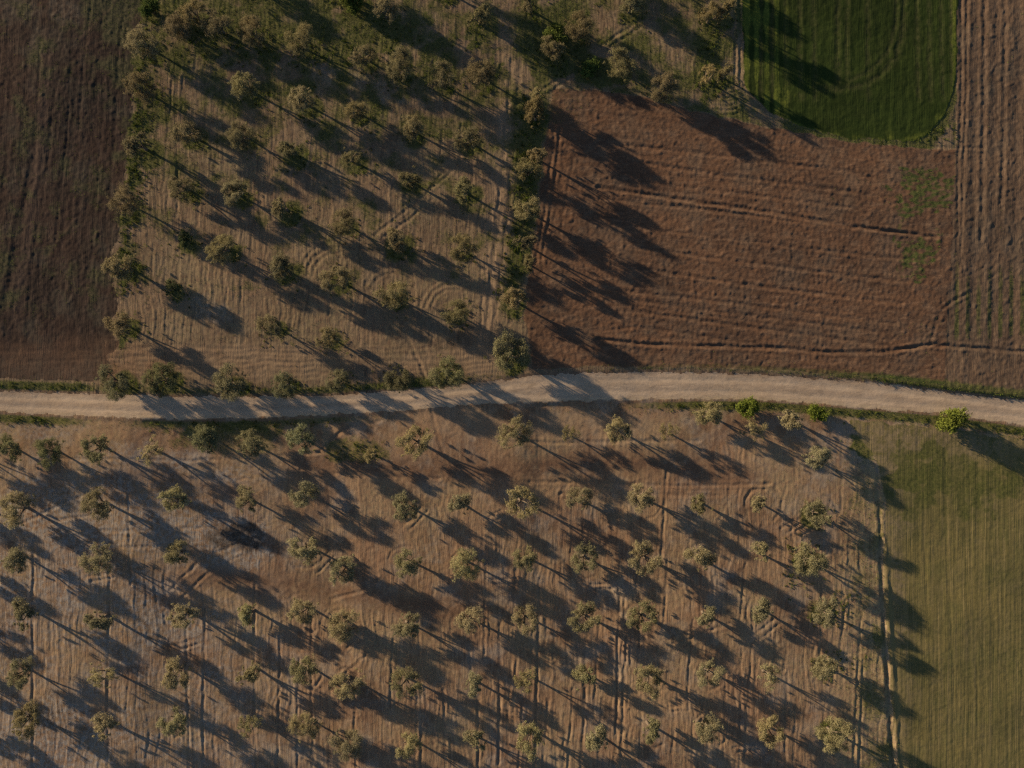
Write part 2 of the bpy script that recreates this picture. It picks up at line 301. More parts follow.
# ------------------------------------------------------------------ the ground, cut along the fields' edges
def axis(half, step):
    a = np.arange(-half, half + step / 2, step); e = []; s = step * 2; x = half
    while x < 1800: x += s; e.append(x); s *= 1.35
    e = np.array(e); return np.concatenate([-e[::-1], a, e])
gx = axis(77, 0.14); gy = axis(60, 0.14)
XX, YY = np.meshgrid(gx, gy); nx, ny = len(gx), len(gy)
PXf = (XX * S + 512).ravel(); PYf = (384 - YY * S).ravel()
H, M = ground(PXf, PYf)

def blob(px, py, cx, cy, rx, ry, rot=0, seed=0, rough=0.45):
    c, s = math.cos(R(rot)), math.sin(R(rot)); dx, dy = px - cx, py - cy
    d = np.sqrt(((dx * c + dy * s) / rx) ** 2 + ((-dx * s + dy * c) / ry) ** 2)
    d = d + rough * fbm(px / 18, py / 18, 300 + seed, 3)
    return sst(1.15 - d, 0, 0.5)
px, py = PXf, PYf
up = sst(ROAD_N(px) - py, 0, 4); lowg = sst(py - ROAD_S(px), 0, 4)
n_big = fbm(px / 70, py / 70, 51, 3); n_mid = fbm(px / 26, py / 26, 52, 3)
weed = np.zeros_like(px); dry = np.zeros_like(px); ash = np.zeros_like(px); char = np.zeros_like(px); worn = np.zeros_like(px); red = np.zeros_like(px)
red += M['grove'] * lowg * SMOOTH(px, py)
calm = np.clip(M['grove'] * lowg * np.maximum(SMOOTH(px, py), 0.9 * sst(520 - py + 25 * n_mid, 0, 70)), 0, 1)
weed += M['grove'] * up * np.clip(0.24 + 0.6 * n_mid + 0.30 * sst(230 - py, 0, 160) - 0.35 * sst(py, 250, 340), 0, 1)
dry += M['grove'] * up * np.clip(0.55 + 0.5 * n_big, 0, 1)
dry += M['grove'] * lowg * np.clip(0.25 + 0.6 * n_big, 0, 0.8)
edge = np.exp(-np.abs(px - PL_R(py) - 8) / 9) * up * (1 - M['pl'])                         # hedge line by the dark field
weed += edge * 0.75 * np.clip(0.7 + 0.7 * n_mid, 0, 1)
weed += np.exp(-np.abs(px - (PR_L(py) - 14)) / 10) * up * sst(py, 80, 120) * sst(330 - py, 0, 20)
vn = np.exp(-np.clip(ROAD_N(px) - py - 8, 0, 999) / 4) * up * np.interp(px, [0, 75, 95, 280, 420, 520, 620, 860, 900, 1024], [1, 1, .5, .6, .8, .2, .35, .6, 1, 1])
vsouth = np.exp(-np.clip(py - ROAD_S(px) - 8, 0, 999) / 5) * lowg * np.interp(px, [0, 60, 110, 150, 320, 420, 480, 600, 640, 720, 900, 1024], [.9, .8, .2, .7, .6, .2, .1, .2, .5, 1, 1, .9])
weed += vn + vsouth + M['grove'] * up * 1.0 * np.exp(-np.abs(py - GC_B(px) - 4) / 9) * sst(px, 770, 800) * sst(962 - px, 0, 8)
weed += 0.6 * blob(px, py, 355, 450, 40, 14, 0, 1) + 0.5 * blob(px, py, 230, 440, 70, 16, 0, 2) + 0.7 * blob(px, py, 555, 40, 34, 40, 0, 3) + 0.9 * blob(px, py, 595, 70, 24, 14, 20, 4) + 0.8 * blob(px, py, 710, 60, 12, 50, 0, 5) + 0.42 * blob(px, py, 290, 25, 160, 30, 8, 6, 0.9)
weed += M['pr'] * np.clip(.75 + .7 * noise(px / 7, py / 3.2, 97), .1, 1.25) * (0.8 * blob(px, py, 925, 190, 30, 30, 0, 7, 0.9) + 0.8 * blob(px, py, 915, 255, 24, 22, 0, 8, 0.9) + 0.25 * blob(px, py, 860, 190, 60, 20, 5, 9, 0.9) + 0.3 * blob(px, py, 925, 330, 22, 30, 0, 10, 0.9) + 0.3 * sst(px, 560, 545) * 0)
weed += M['pr'] * 0.3 * blob(px, py, 565, 110, 30, 22, 0, 19, 0.8)
weed += M['strip'] * np.clip(0.12 + 0.25 * n_mid + 0.55 * sst(py, 240, 300) * sst(350 - py, 0, 20), 0, 1) * sst(np.sin(2 * math.pi * px / 11.0 + 2), -0.4, 0.7)
weed += M['pl'] * np.clip(0.30 + 0.7 * n_mid + 0.5 * sst(px, 75, 110) * sst(110 - py, 0, 100), 0, 1) * (1 - sst(py, 300, 345))
dry += M['pl'] * (0.35 * sst(py, 345, 372) + 0.6 * blob(px, py, 68, 10, 22, 14, 0, 11, 0.8) + 0.5 * blob(px, py, 15, 8, 30, 12, 0, 12, 0.8) + 0.4 * blob(px, py, 37, 45, 5, 18, 0, 13, 0.7))
weed += M['gc'] * (0.9 * np.exp(-np.abs(GC_B(px) - py) / 8) * np.clip(0.6 + n_mid, 0, 1) + 0.9 * np.exp(-np.abs(px - 955) / 4) + 0.9 * sst(815 - px, 0, 60) * np.clip(0.6 + 0.5 * np.sin(px / 1.6) + 0.5 * n_mid, 0, 1) + 0.25 * np.clip(n_mid, 0, 1))
dry += M['gc'] * (0.5 * np.exp(-((px - 953) / 2.5) ** 2) + 0.25 * M['near'])
lcn = M['lc']
weed += lcn * np.clip(0.55 * blob(px, py, 950, 480, 90, 36, 0, 14, 0.9) + 0.35 * n_big + 0.25 * blob(px, py, 1000, 610, 40, 160, 0, 15) , 0, 1)
dry += lcn * np.clip(0.95 * sst(480 - py, 0, 46) + 1.3 * sst(922 - px, 0, 36) * np.clip(.7 + .6 * n_mid, 0, 1) + 0.35 * n_mid, 0, 1)
ash += M['grove'] * lowg * np.clip(0.9 * blob(px, py, 222, 538, 52, 22, 0, 41, 0.6) + 0.85 * sst(400 - px, 0, 220) * sst(py, 440, 480) * np.clip(.55 + .8 * n_mid + .4 * fbm(px / 9, py / 9, 53, 3), 0, 1) + 0.75 * blob(px, py, 60, 520, 80, 34, 10, 16, 0.7) + 0.9 * blob(px, py, 150, 520, 50, 26, 20, 17, 0.7) + 1.0 * blob(px, py, 232, 562, 36, 14, -15, 18, 0.5) + 0.5 * blob(px, py, 150, 470, 90, 22, 10, 20, 0.8)
      + 0.5 * blob(px, py, 40, 740, 90, 40, 0, 21, 0.8) + 0.35 * blob(px, py, 90, 600, 110, 40, 20, 22, 0.9) + 0.5 * blob(px, py, 35, 430, 50, 10, 0, 23, 0.7) + 0.35 * blob(px, py, 830, 455, 40, 30, 0, 24, 0.7) + 0.25 * blob(px, py, 600, 590, 60, 12, 0, 25, 0.8), 0, 1)
red += M['pl'] * np.clip(.42 + .3 * n_mid, 0, .6) * sst(py + 6 * n_mid, 326, 352)
red += M['grove'] * up * np.clip(0.8 * sst(py, 335, 350) * sst(ROAD_N(px) - 12 - py, 0, 6) * sst(230 - px, 0, 150) + 0.5 * M['head'] * np.clip(n_mid, 0, 1), 0, 1)
ash += M['grove'] * up * (0.4 * blob(px, py, 205, 308, 30, 12, 25, 26, 0.6) + 0.4 * blob(px, py, 505, 130, 8, 18, 0, 27, 0.6) + 0.3 * blob(px, py, 350, 80, 60, 10, 20, 28, 0.8))
char += M['grove'] * lowg * np.clip(1.0 * blob(px, py, 238, 537, 32, 14, 0, 29, 0.5), 0, 0.9)
worn += M['grove'] * up * np.clip(1.0 * np.exp(-((px - (512 - (py - 60) * 0.098)) / 12) ** 2) * sst(py, 30, 80) + 0.7 * M['head'] * sst(380 - px, 0, 80) + 0.8 * blob(px, py, 455, 360, 70, 14, -8, 30) + 0.6 * np.exp(-((px - 738) / 6) ** 2) * sst(105 - py, 0, 20), 0, 1)
worn += M['grove'] * lowg * np.clip(0.7 * blob(px, py, 470, 425, 60, 16, 10, 31) + 0.6 * blob(px, py, 580, 425, 70, 16, 0, 32) + 0.35 * n_big, 0, 1)
tr_ = M['grove'] * lowg * sst(px, 812, 876) * sst(py, 425, 450)
weed += tr_ * np.clip(.42 + .4 * n_mid, 0, .7); dry += tr_ * .9
weed += M['grove'] * lowg * 0.8 * blob(px, py, 880, 448, 34, 12, 15, 44, .7)
worn += M['pl'] * 0.9 * np.exp(-((px - np.interp(py, [40, 100, 180, 240, 320], [50, 44, 36, 27, 14])) / 6) ** 2) * sst(py, 20, 60) * sst(340 - py, 0, 40)
worn += lcn * 0.9 * np.exp(-((px - LC_L(py) - 6) / 4) ** 2) * sst(py, 490, 560)
tt = M['t']
worn += M['road'] * (0.7 * np.exp(-((tt - 0.28) / 0.12) ** 2) + 0.6 * np.exp(-((tt - 0.72) / 0.12) ** 2)) * np.clip(0.7 + n_mid, 0, 1)
dry += M['road'] * 0.8 * np.exp(-((tt - 0.97) / 0.08) ** 2)
weed += M['road'] * np.clip(n_mid - .1, 0, 1) * (.8 * np.exp(-((tt - 0.0) / 0.09) ** 2) + .8 * np.exp(-((tt - 1.0) / 0.08) ** 2))
red += M['road'] * .45 * np.clip(.5 + n_big, 0, 1) * (np.exp(-((tt - 0.03) / 0.10) ** 2) + np.exp(-((tt - 0.5) / 0.10) ** 2) * .5)
ATT = {k: np.clip(v, 0, 1).astype(np.float32) for k, v in dict(weed=weed, dry=dry, ash=ash, char=char, worn=worn, red=red, calm=calm).items()}

# every cell goes to the kind of ground it belongs to
order = ['grove', 'pl', 'pr', 'strip', 'gc', 'lc', 'road']
stack = np.stack([M[k] for k in order]).reshape(len(order), ny, nx)
cell = stack[:, :-1, :-1] + stack[:, 1:, :-1] + stack[:, :-1, 1:] + stack[:, 1:, 1:]
zone = cell.argmax(0)
cpy = PYf.reshape(ny, nx)[:-1, :-1]; cpx = PXf.reshape(ny, nx)[:-1, :-1]
is_low = cpy > (ROAD_N(cpx) + ROAD_S(cpx)) / 2
idx = np.arange(nx * ny).reshape(ny, nx)
quads = np.stack([idx[:-1, :-1], idx[:-1, 1:], idx[1:, 1:], idx[1:, :-1]], -1)
XYZ = np.stack([XX.ravel(), YY.ravel(), H], 1)
def mesh_np(name, v, f, mats, attrs=None, smooth=True):
    me = bpy.data.meshes.new(name); k = f.shape[1]
    me.vertices.add(len(v)); me.vertices.foreach_set('co', v.astype(np.float32).ravel())
    me.loops.add(f.size); me.loops.foreach_set('vertex_index', f.astype(np.int32).ravel())
    me.polygons.add(len(f)); me.polygons.foreach_set('loop_start', np.arange(0, f.size, k, dtype=np.int32))
    for m in mats: me.materials.append(m)
    for an, av in (attrs or {}).items():
        a = me.attributes.new(an, 'FLOAT', 'POINT'); a.data.foreach_set('value', av.astype(np.float32))
    me.update(); me.validate()
    if smooth: me.polygons.foreach_set('use_smooth', np.ones(len(me.polygons), dtype=bool))
    return me
def ground_piece(name, sel, mat):
    f = quads[sel]
    used = np.unique(f); remap = np.zeros(nx * ny, np.int64); remap[used] = np.arange(len(used))
    me = mesh_np(name, XYZ[used], remap[f], [mat], {k: v[used] for k, v in ATT.items()})
    o = bpy.data.objects.new(name, me); COL.objects.link(o); o['kind'] = 'structure'
    return o
Z = {k: zone == i for i, k in enumerate(order)}
# ------------------------------------------------------------------ leaves and bark
def leaf_mat(name, col, tint_by_object=True, spread=0.35, trans=0.22):
    m, nt, b = new_mat(name)
    oi = N(nt, 'ShaderNodeObjectInfo')
    a = N(nt, 'ShaderNodeAttribute', attribute_name='tone')
    src = oi.outputs['Color'] if tint_by_object else None
    base = mixc(nt, a.outputs['Fac'], tuple(c * (1 - spread) for c in col), tuple(min(1, c * (1 + spread)) for c in col))
    if src: base = mixc(nt, 1.0, base, src, 'MULTIPLY')
    nt.links.new(base, b.inputs['Base Color']); b.inputs['Roughness'].default_value = 0.7
    tr = N(nt, 'ShaderNodeBsdfTranslucent'); nt.links.new(base, tr.inputs[0])
    mx = N(nt, 'ShaderNodeMixShader'); mx.inputs[0].default_value = trans
    out = nt.nodes['Material Output']; nt.links.new(b.outputs[0], mx.inputs[1]); nt.links.new(tr.outputs[0], mx.inputs[2]); nt.links.new(mx.outputs[0], out.inputs[0])
    return m
OLIVE = leaf_mat('olive_leaf', (0.190, 0.180, 0.125), True, 0.24, 0.4)
BUSH = leaf_mat('bright_leaf', (0.120, 0.146, 0.030))
WEED = leaf_mat('weed_leaf', (0.085, 0.112, 0.026), False, 0.6, 0.35)
DRYG = leaf_mat('dry_blade', (0.190, 0.150, 0.085), False, 0.40)
m, nt2, b = new_mat('olive_bark')
tcx = N(nt2, 'ShaderNodeTexCoord'); nn = N(nt2, 'ShaderNodeTexNoise'); nn.inputs['Scale'].default_value = 7; nn.inputs['Detail'].default_value = 5
nt2.links.new(tcx.outputs['Object'], nn.inputs['Vector'])
nt2.links.new(mixc(nt2, nn.outputs[0], (0.07, 0.055, 0.045), (0.20, 0.165, 0.135)), b.inputs['Base Color']); BARK = m

rng = np.random.default_rng(11)
def leaves(pts, nrm, size, asp=0.42, up=0.0):
    """quads at pts, loosely facing nrm; returns verts, faces, tone"""
    n = len(pts)
    d = rng.normal(size=(n, 3)) + nrm * 1.15; d[:, 2] += up; d /= np.linalg.norm(d, axis=1)[:, None] + 1e-9
    t = np.cross(d, rng.normal(size=(n, 3))); t /= np.linalg.norm(t, axis=1)[:, None] + 1e-9
    bt = np.cross(d, t); s = size * rng.uniform(0.6, 1.35, n)[:, None]
    a = t * s; bb = bt * s * asp
    v = np.stack([pts - a, pts + bb, pts + a, pts - bb], 1).reshape(-1, 3)
    f = np.arange(4 * n).reshape(n, 4)
    return v, f
def clump_pts(c, r, n):
    """points through one rounded clump, denser towards its skin, broken into sprays"""
    k = max(5, int(n / 55)); q = rng.normal(size=(k, 3)); q /= np.linalg.norm(q, axis=1)[:, None]
    q[:, 2] = np.abs(q[:, 2]) * 0.9 - 0.25
    sp = q * rng.uniform(0.45, 1.0, k)[:, None]
    i = rng.integers(0, k, n); p = sp[i] + rng.normal(size=(n, 3)) * 0.20
    nr = p / (np.linalg.norm(p, axis=1)[:, None] + 1e-6)
    return c + p * r, nr
def tube(path, rads, sides=7):
    V = []; F = []; path = [Vector(p) for p in path]
    for i, p in enumerate(path):
        d = (path[min(i + 1, len(path) - 1)] - path[max(i - 1, 0)]).normalized()
        a = d.orthogonal().normalized(); bb = d.cross(a)
        for k in range(sides):
            an = 2 * math.pi * k / sides; V.append(p + (a * math.cos(an) + bb * math.sin(an)) * rads[i])
    for i in range(len(path) - 1):
        for k in range(sides):
            k2 = (k + 1) % sides; F.append((i * sides + k, i * sides + k2, (i + 1) * sides + k2, (i + 1) * sides + k))
    n0 = (len(path) - 1) * sides
    F.append((n0, n0 + 1, n0 + 2, n0 + 3)); F.append((n0, n0 + 3, n0 + 4, n0 + min(5, sides - 1)))
    return V, F
def make_tree(seed, height=3.3, spread=1.5, nclump=9, hollow=False, loose=1.0, leaf=0.068, per=1080, stem=0.19):
    """trunk mesh and crown mesh of one tree standing on its origin"""
    rs = random.Random(seed); th = height * rs.uniform(stem - .03, stem + .03)
    TV, TF = [], []
    def add(p, r):
        v, f = tube(p, r); o = len(TV); TV.extend(v); TF.extend([tuple(i + o for i in q) for q in f])
    lx, ly = rs.uniform(-.15, .15), rs.uniform(-.15, .15)
    add([(0, 0, -0.15), (0.02, 0.01, 0.05), (lx * .5, ly * .5, th * .5), (lx, ly, th)], [0.27, 0.20, 0.15, 0.14])
    cl = []
    for k in range(nclump):
        a = 2 * math.pi * (k + rs.uniform(-.3, .3)) / nclump * (1 if k < nclump - 2 or hollow else 1.7)
        q = rs.uniform(0.52, 0.88) if (k < nclump - 2 or hollow) else rs.uniform(0.0, 0.25)
        z = th + (height - th) * (rs.uniform(0.22, 0.72) if q > 0.4 else rs.uniform(0.55, 0.80))
        r = spread * rs.uniform(0.27, 0.44)
        cl.append((np.array([lx + math.cos(a) * q * spread, ly + math.sin(a) * q * spread, z]), r))
    nl = rs.randint(3, 4)
    ends = []
    for k in range(nl):
        a = 2 * math.pi * k / nl + rs.uniform(-.4, .4); e = Vector((lx + math.cos(a) * spread * .42, ly + math.sin(a) * spread * .42, th + (height - th) * .42))
        add([(lx, ly, th - 0.06), (lx + math.cos(a) * spread * .18, ly + math.sin(a) * spread * .18, th + (height - th) * .2), e], [0.11, 0.085, 0.06]); ends.append(e)
    for c, r in cl:
        e = min(ends, key=lambda q: (q - Vector(c)).length); mid = (e + Vector(c)) * .5 + Vector((0, 0, 0.05))
        add([e, mid, Vector(c)], [0.055, 0.04, 0.02])
    P, Nn = [], []
    for c, r in cl:
        p, n = clump_pts(c, np.array([r, r, r * rs.uniform(0.8, 1.05)]) * 1.06, int(per * loose * (r / (0.36 * spread)) ** 2)); P.append(p); Nn.append(n)
    for k in range(int(5 + nclump * .8)):                                # loose sprays that break the outline
        a = rs.uniform(0, 6.28); q = rs.uniform(.55, 1.12); c = np.array([lx + math.cos(a) * q * spread, ly + math.sin(a) * q * spread, th + (height - th) * rs.uniform(.05, .75)])
        p, n = clump_pts(c, np.array([.22, .22, .25]) * spread * .62, int(110 * loose)); P.append(p); Nn.append(n)
    P = np.concatenate(P); Nn = np.concatenate(Nn); P[:, 2] = np.maximum(P[:, 2], th * 0.72)
    v, f = leaves(P, Nn, leaf)
    tone = np.repeat(np.clip(rng.normal(.5, .22, len(P)), 0, 1), 4)
    crown = mesh_np('crown', v, f, [OLIVE], {'tone': tone}, False)
    me = bpy.data.meshes.new('trunk'); me.from_pydata([tuple(q) for q in TV], [], TF); me.materials.append(BARK); me.update()
    for p in me.polygons: p.use_smooth = True
    return me, crown
# kinds of tree: mesh pairs and the words for each
KIND = {
 'r': [make_tree(s, 3.5, 1.75, 9) for s in (1, 2, 3, 4, 5, 6, 7)],                       # rounded and lumpy
 'h': [make_tree(s, 3.4, 1.75, 9, hollow=True) for s in (11, 12, 13, 14, 15)],          # a ring of clumps round an open middle
 's': [make_tree(s, 3.0, 1.38, 6) for s in (21, 22, 23, 24, 25)],                       # small
 't': [make_tree(s, 3.2, 1.6, 7, loose=0.45) for s in (31, 32, 33)],           # thin, see-through
 'b': [make_tree(s, 4.1, 2.15, 13, stem=.2) for s in (41, 42, 43, 44, 45)],            # big and broad
 'l': [make_tree(s, 3.2, 2.0, 12, stem=.15) for s in (51, 52, 53)],             # low, leafy almost to the ground
}
KIND_H = {'r': 3.5, 'h': 3.4, 's': 3.0, 't': 3.2, 'b': 4.1, 'l': 3.2}
LOOK = {'r': 'rounded', 'h': 'hollow-crowned', 's': 'small', 't': 'thin-crowned', 'b': 'broad', 'l': 'low bushy'}
ORD = 'zeroth first second third fourth fifth sixth seventh eighth ninth tenth eleventh twelfth thirteenth fourteenth fifteenth'.split()
TREES = []
def place_tree(cx, cy, kind, label, group, scale=1.0, tint=(1, 1, 1), tall=1.0, name='olive_tree'):
    """cx, cy: where the crown shows in the photograph; the foot is found below it"""
    h = KIND_H[kind] * scale * tall; k = (CAM_H - 0.66 * h) / CAM_H
    fx, fy = 512 + (cx - 512) * k, 384 + (cy - 384) * k
    X, Y = P2W(fx, fy)
    rr = random.Random(int(cx * 131 + cy * 17)); var = KIND[kind][rr.randrange(len(KIND[kind]))]
    root = bpy.data.objects.new(name, None); COL.objects.link(root); root.empty_display_size = 0.3
    root.location = (X, Y, gz(fx, fy)); root.rotation_euler = (0, 0, rr.uniform(0, 6.28))
    wd = rr.uniform(.88, 1.14); root.scale = (scale * wd, scale / wd, scale * tall * rr.uniform(.92, 1.08)); root.rotation_euler[0] = R(rr.uniform(-5, 5)); root.rotation_euler[1] = R(rr.uniform(-5, 5))
    root['label'] = label; root['category'] = 'tree'; root['group'] = group
    j = rr.uniform(0.80, 1.18)
    for nm, me in (('trunk', var[0]), ('crown', var[1])):
        o = bpy.data.objects.new(nm, me); COL.objects.link(o); o.parent = root
        o.color = (tint[0] * j * rr.uniform(.95, 1.05), tint[1] * j, tint[2] * j * rr.uniform(.92, 1.08), 1) if nm == 'crown' else (1, 1, 1, 1)
    TREES.append((fx, fy, scale)); return root
GREEN, GREY, BROWN, PALE, DARK = (0.95, 1.05, 0.85), (1.0, 1.0, 1.08), (1.12, .95, .82), (1.22, 1.15, 1.05), (0.55, 0.68, 0.5)

# lower grove: rows counted from the road, trees counted from the green crop
ROWS = [
 [(848-30, 458, 'r', .95), (793, 419, 's', 1.15), (755, 431, 't', .95), (710, 414, 'r', .95), (670, 433, 't', .8), (619, 430, 'h', 1.0), (570, 436, 't', .75), (515, 433, 'b', .95), (416, 443, 'h', 1.15), (373, 456, 's', .75), (298, 439, 'r', 1.05), (247, 446, 'r', 1.0), (202, 438, 'r', 1.1), (147, 451, 't', 1.05), (95, 448, 'h', 1.05), (48, 453, 'b', .85), (3, 449, 'r', .95)],
 [(818, 514, 'h', 1.0), (760, 503, 's', .9), (703, 504, 's', 1.0), (642, 499, 'r', 1.0), (580, 501, 'r', .95), (519, 502, 'h', 1.1), (460, 505, 's', 1.0), (403, 507, 'r', 1.0), (300, 495, 'r', 1.0), (246, 503, 'r', .95), (172, 501, 'h', 1.0), (95, 505, 'r', 1.1), (14, 511, 'r', 1.2)],
 [(808, 562, 'b', .95), (760, 554, 's', .95), (702, 560, 's', 1.2), (644, 559, 'h', 1.15), (585, 560, 'h', 1.0), (525, 560, 'r', .9), (466, 566, 'b', .95), (407, 565, 'r', 1.0), (343, 570, 'h', 1.1), (303, 551, 'r', 1.05), (177, 555, 'r', .95), (97, 561, 'b', .95), (15, 560, 'r', 1.0)],
 [(826, 614, 'r', 1.0), (765, 612, 's', 1.05), (706, 616, 's', 1.0), (644, 619, 'h', 1.05), (584, 620, 'h', 1.05), (525, 621, 'h', .95), (469, 624, 'r', 1.0), (404, 627, 'r', .95), (342, 627, 'b', .92), (303, 613, 'h', 1.05), (248, 616, 's', 1.1), (177, 616, 'r', 1.05), (98, 620, 's', 1.2), (20, 614, 's', 1.25)],
 [(827, 670, 'r', .95), (768, 676, 't', 1.0), (709, 675, 'h', .95), (650, 679, 'h', 1.1), (586, 680, 's', 1.1), (527, 682, 't', 1.0), (472, 686, 's', 1.05), (406, 685, 'h', 1.05), (346, 684, 'b', .9), (303, 673, 'r', 1.05), (248, 673, 's', 1.1), (175, 673, 'r', 1.05), (100, 676, 't', 1.15), (18, 675, 'h', 1.0)],
 [(836, 737, 'b', 1.0), (770, 732, 'h', 1.0), (711, 731, 'r', 1.0), (650, 730, 's', 1.15), (599, 742, 's', 1.15), (532, 738, 'h', 1.1), (472, 742, 's', 1.05), (409, 745, 'r', .9), (344, 746, 'b', .9), (306, 728, 'b', .9), (250, 728, 't', 1.0), (172, 724, 'r', 1.0), (98, 728, 's', 1.25), (21, 722, 'r', 1.1)],
]
for r, row in enumerate(ROWS):
    for i, (x, y, k, s) in enumerate(row):
        if r == 0: lab = f'{LOOK[k]} olive tree on the verge below the road, {ORD[i + 1] if i < 15 else ("sixteenth" if i == 15 else "seventeenth")} from the bright round bush'
        else: lab = f'{LOOK[k]} olive tree, {ORD[i + 1]} from the green crop in {ORD[r]} full row below the road'
        t = (1.05, 1.12, .92) if r == 0 and x < 320 else (1.42, 1.38, 1.2)
        if k == 't': t = (1.45, 1.36, 1.1)
        place_tree(x, y, k, lab, 'olive trees below the road', s, t)
# upper grove
def line(pts, fmt, group, tint, tall=1.0):
    for i, (x, y, k, s) in enumerate(pts):
        place_tree(x, y, k, fmt.format(look=LOOK[k], nth=ORD[i + 1]), group, s * .9, tint, tall * 1.1)
line([(117, 323, 'r', 1.05), (120, 265, 'r', 1.1), (122, 201, 'b', .95), (136, 143, 's', 1.3), (141, 87, 'b', 1.0), (142, 40, 'b', 1.05)], '{look} olive tree edging the dark ploughed field, {nth} up from the road', 'olive trees above the road', (1.15, 1.06, .92))
line([(113, 381, 'l', 1.1), (160, 379, 'l', 1.15), (228, 383, 'l', 1.15), (284, 384, 'l', .92), (338, 380, 'l', .8), (398, 381, 'l', .9), (446, 371, 'l', 1.12), (510, 355, 'l', 1.25)], '{look} olive tree on the upper roadside verge, {nth} from the dark ploughed field', 'olive trees above the road', (.95, 1.0, .85))
line([(518, 301, 'r', 1.0), (529, 262, 's', .75), (525, 240, 's', 1.0), (527, 205, 'r', 1.05), (526, 168, 'r', .95), (536, 152, 's', 1.05), (536, 112, 'r', 1.0), (537, 97, 's', 1.0)], '{look} olive tree in the hedge edging the red ploughed field, {nth} up from the road', 'olive trees above the road', (1.2, 1.1, .94), 1.32)
C4 = (1.15, 1.1, .94)
for c, pts in enumerate([
  [(168, 287, 's', .8), (181, 237, 's', .8), (181, 185, 'r', 1.05), (184, 129, 'r', 1.1)],
  [(221, 247, 'b', .98), (233, 191, 'h', 1.0), (242, 132, 'b', .9), (245, 84, 'r', 1.15)],
  [(272, 326, 'b', .85), (279, 266, 'r', 1.1), (282, 206, 's', 1.15), (288, 148, 's', 1.15), (301, 97, 'r', 1.1)],
  [(328, 337, 'r', .95), (335, 278, 'h', 1.15), (342, 220, 'b', .9), (348, 155, 't', 1.1), (356, 108, 'r', .9)],
  [(391, 294, 'b', 1.0), (394, 240, 's', 1.2), (408, 177, 's', 1.1), (411, 126, 'r', 1.0)],
  [(455, 312, 'b', .9), (460, 247, 'b', .9), (464, 188, 's', 1.15), (469, 136, 'r', 1.05)]]):
    for i, (x, y, k, s) in enumerate(pts):
        dark_shrub = k == 's' and s == .8  # two dark green shrubs in tree shadow, added as small dark-tinted olive trees
        place_tree(x, y, k, f'{LOOK[k]} olive tree, {ORD[i + 1]} up from the road in {ORD[c + 1]} inner column from the dark field', 'olive trees above the road', s if dark_shrub else s * .88, DARK if dark_shrub else C4, 1.14)
line([(178, 24, 'b', .9), (193, 13, 'r', 1.0), (217, 24, 'b', .9), (252, 29, 'b', 1.0), (299, 40, 'b', .95), (364, 53, 'r', .95), (398, 65, 'b', 1.02), (441, 78, 'b', .9), (481, 70, 'b', .95)], '{look} olive tree in the dense belt near the top, {nth} from the dark ploughed field', 'olive trees above the road', (1.08, 1.0, .86))
line([(384, 10, 'r', 1.0), (479, 15, 's', 1.25), (529, 2, 's', 1.0), (631, 4, 'r', .95)], '{look} olive tree at the very top edge, {nth} from the dark ploughed field', 'olive trees above the road', C4)
line([(713, 73, 't', .95), (728, 72, 's', .8), (726, 8, 's', .9), (713, 12, 'r', .9)], '{look} pale tree on the bare strip beside the dark green crop, {nth} one counted up', 'olive trees above the road', (1.25, 1.12, .85), 1.4)
line([(554, 47, 'r', .95), (579, 23, 'b', .95), (621, 63, 'b', .95), (662, 89, 'b', .95)], '{look} olive tree north of the red field, {nth} along from the grove track', 'olive trees above the road', (1.05, .98, .82))
# trees standing just beyond the picture's edge, whose shadows reach into it
for i, (x, y, k, s) in enumerate([(-52, 447, 'b', .95), (-60, 508, 'r', 1.0), (-58, 562, 'r', 1.0), (-57, 618, 'r', 1.0), (-58, 676, 'r', 1.0), (-56, 726, 'r', 1.0), (704, -30, 'r', 1.0), (440, -22, 'b', 1.0), (330, -22, 'b', 1.0), (600, -28, 'b', .9), (660, -30, 'b', .9), (240, -26, 'b', .9)]):
    place_tree(x, y, k, f'{LOOK[k]} olive tree just outside the view, {ORD[i + 1]} around its edge', 'olive trees beyond the view', s)

# weeds gather round the feet of the upper trees
for fx, fy, sc in TREES:
    if (fy < ROAD_N(fx) and -20 < fx < 740) or (798 < fx < 850 and fy > 500):
        sel = np.nonzero((np.abs(px - fx) < 26) & (np.abs(py - fy) < 26))[0]
        d = np.hypot((px[sel] - fx - 3) / 1.15, py[sel] - fy - 4) + 5 * n_mid[sel]
        ATT['weed'][sel] = np.maximum(ATT['weed'][sel], (0.85 * sst(19 * sc - d, 0, 12) * M['grove'][sel]).astype(np.float32))
ground_piece('grove_ground', Z['grove'] & ~is_low, MAT['grove_up'])
ground_piece('grove_ground', Z['grove'] & is_low, MAT['grove'])
ground_piece('ploughed_field', Z['pl'], MAT['pl'])
ground_piece('ploughed_field', Z['pr'], MAT['pr'])
ground_piece('ploughed_field', Z['strip'], MAT['strip'])
ground_piece('crop_field', Z['gc'], MAT['gc'])
ground_piece('crop_field', Z['lc'], MAT['lc'])
ground_piece('dirt_road', Z['road'], MAT['road'])

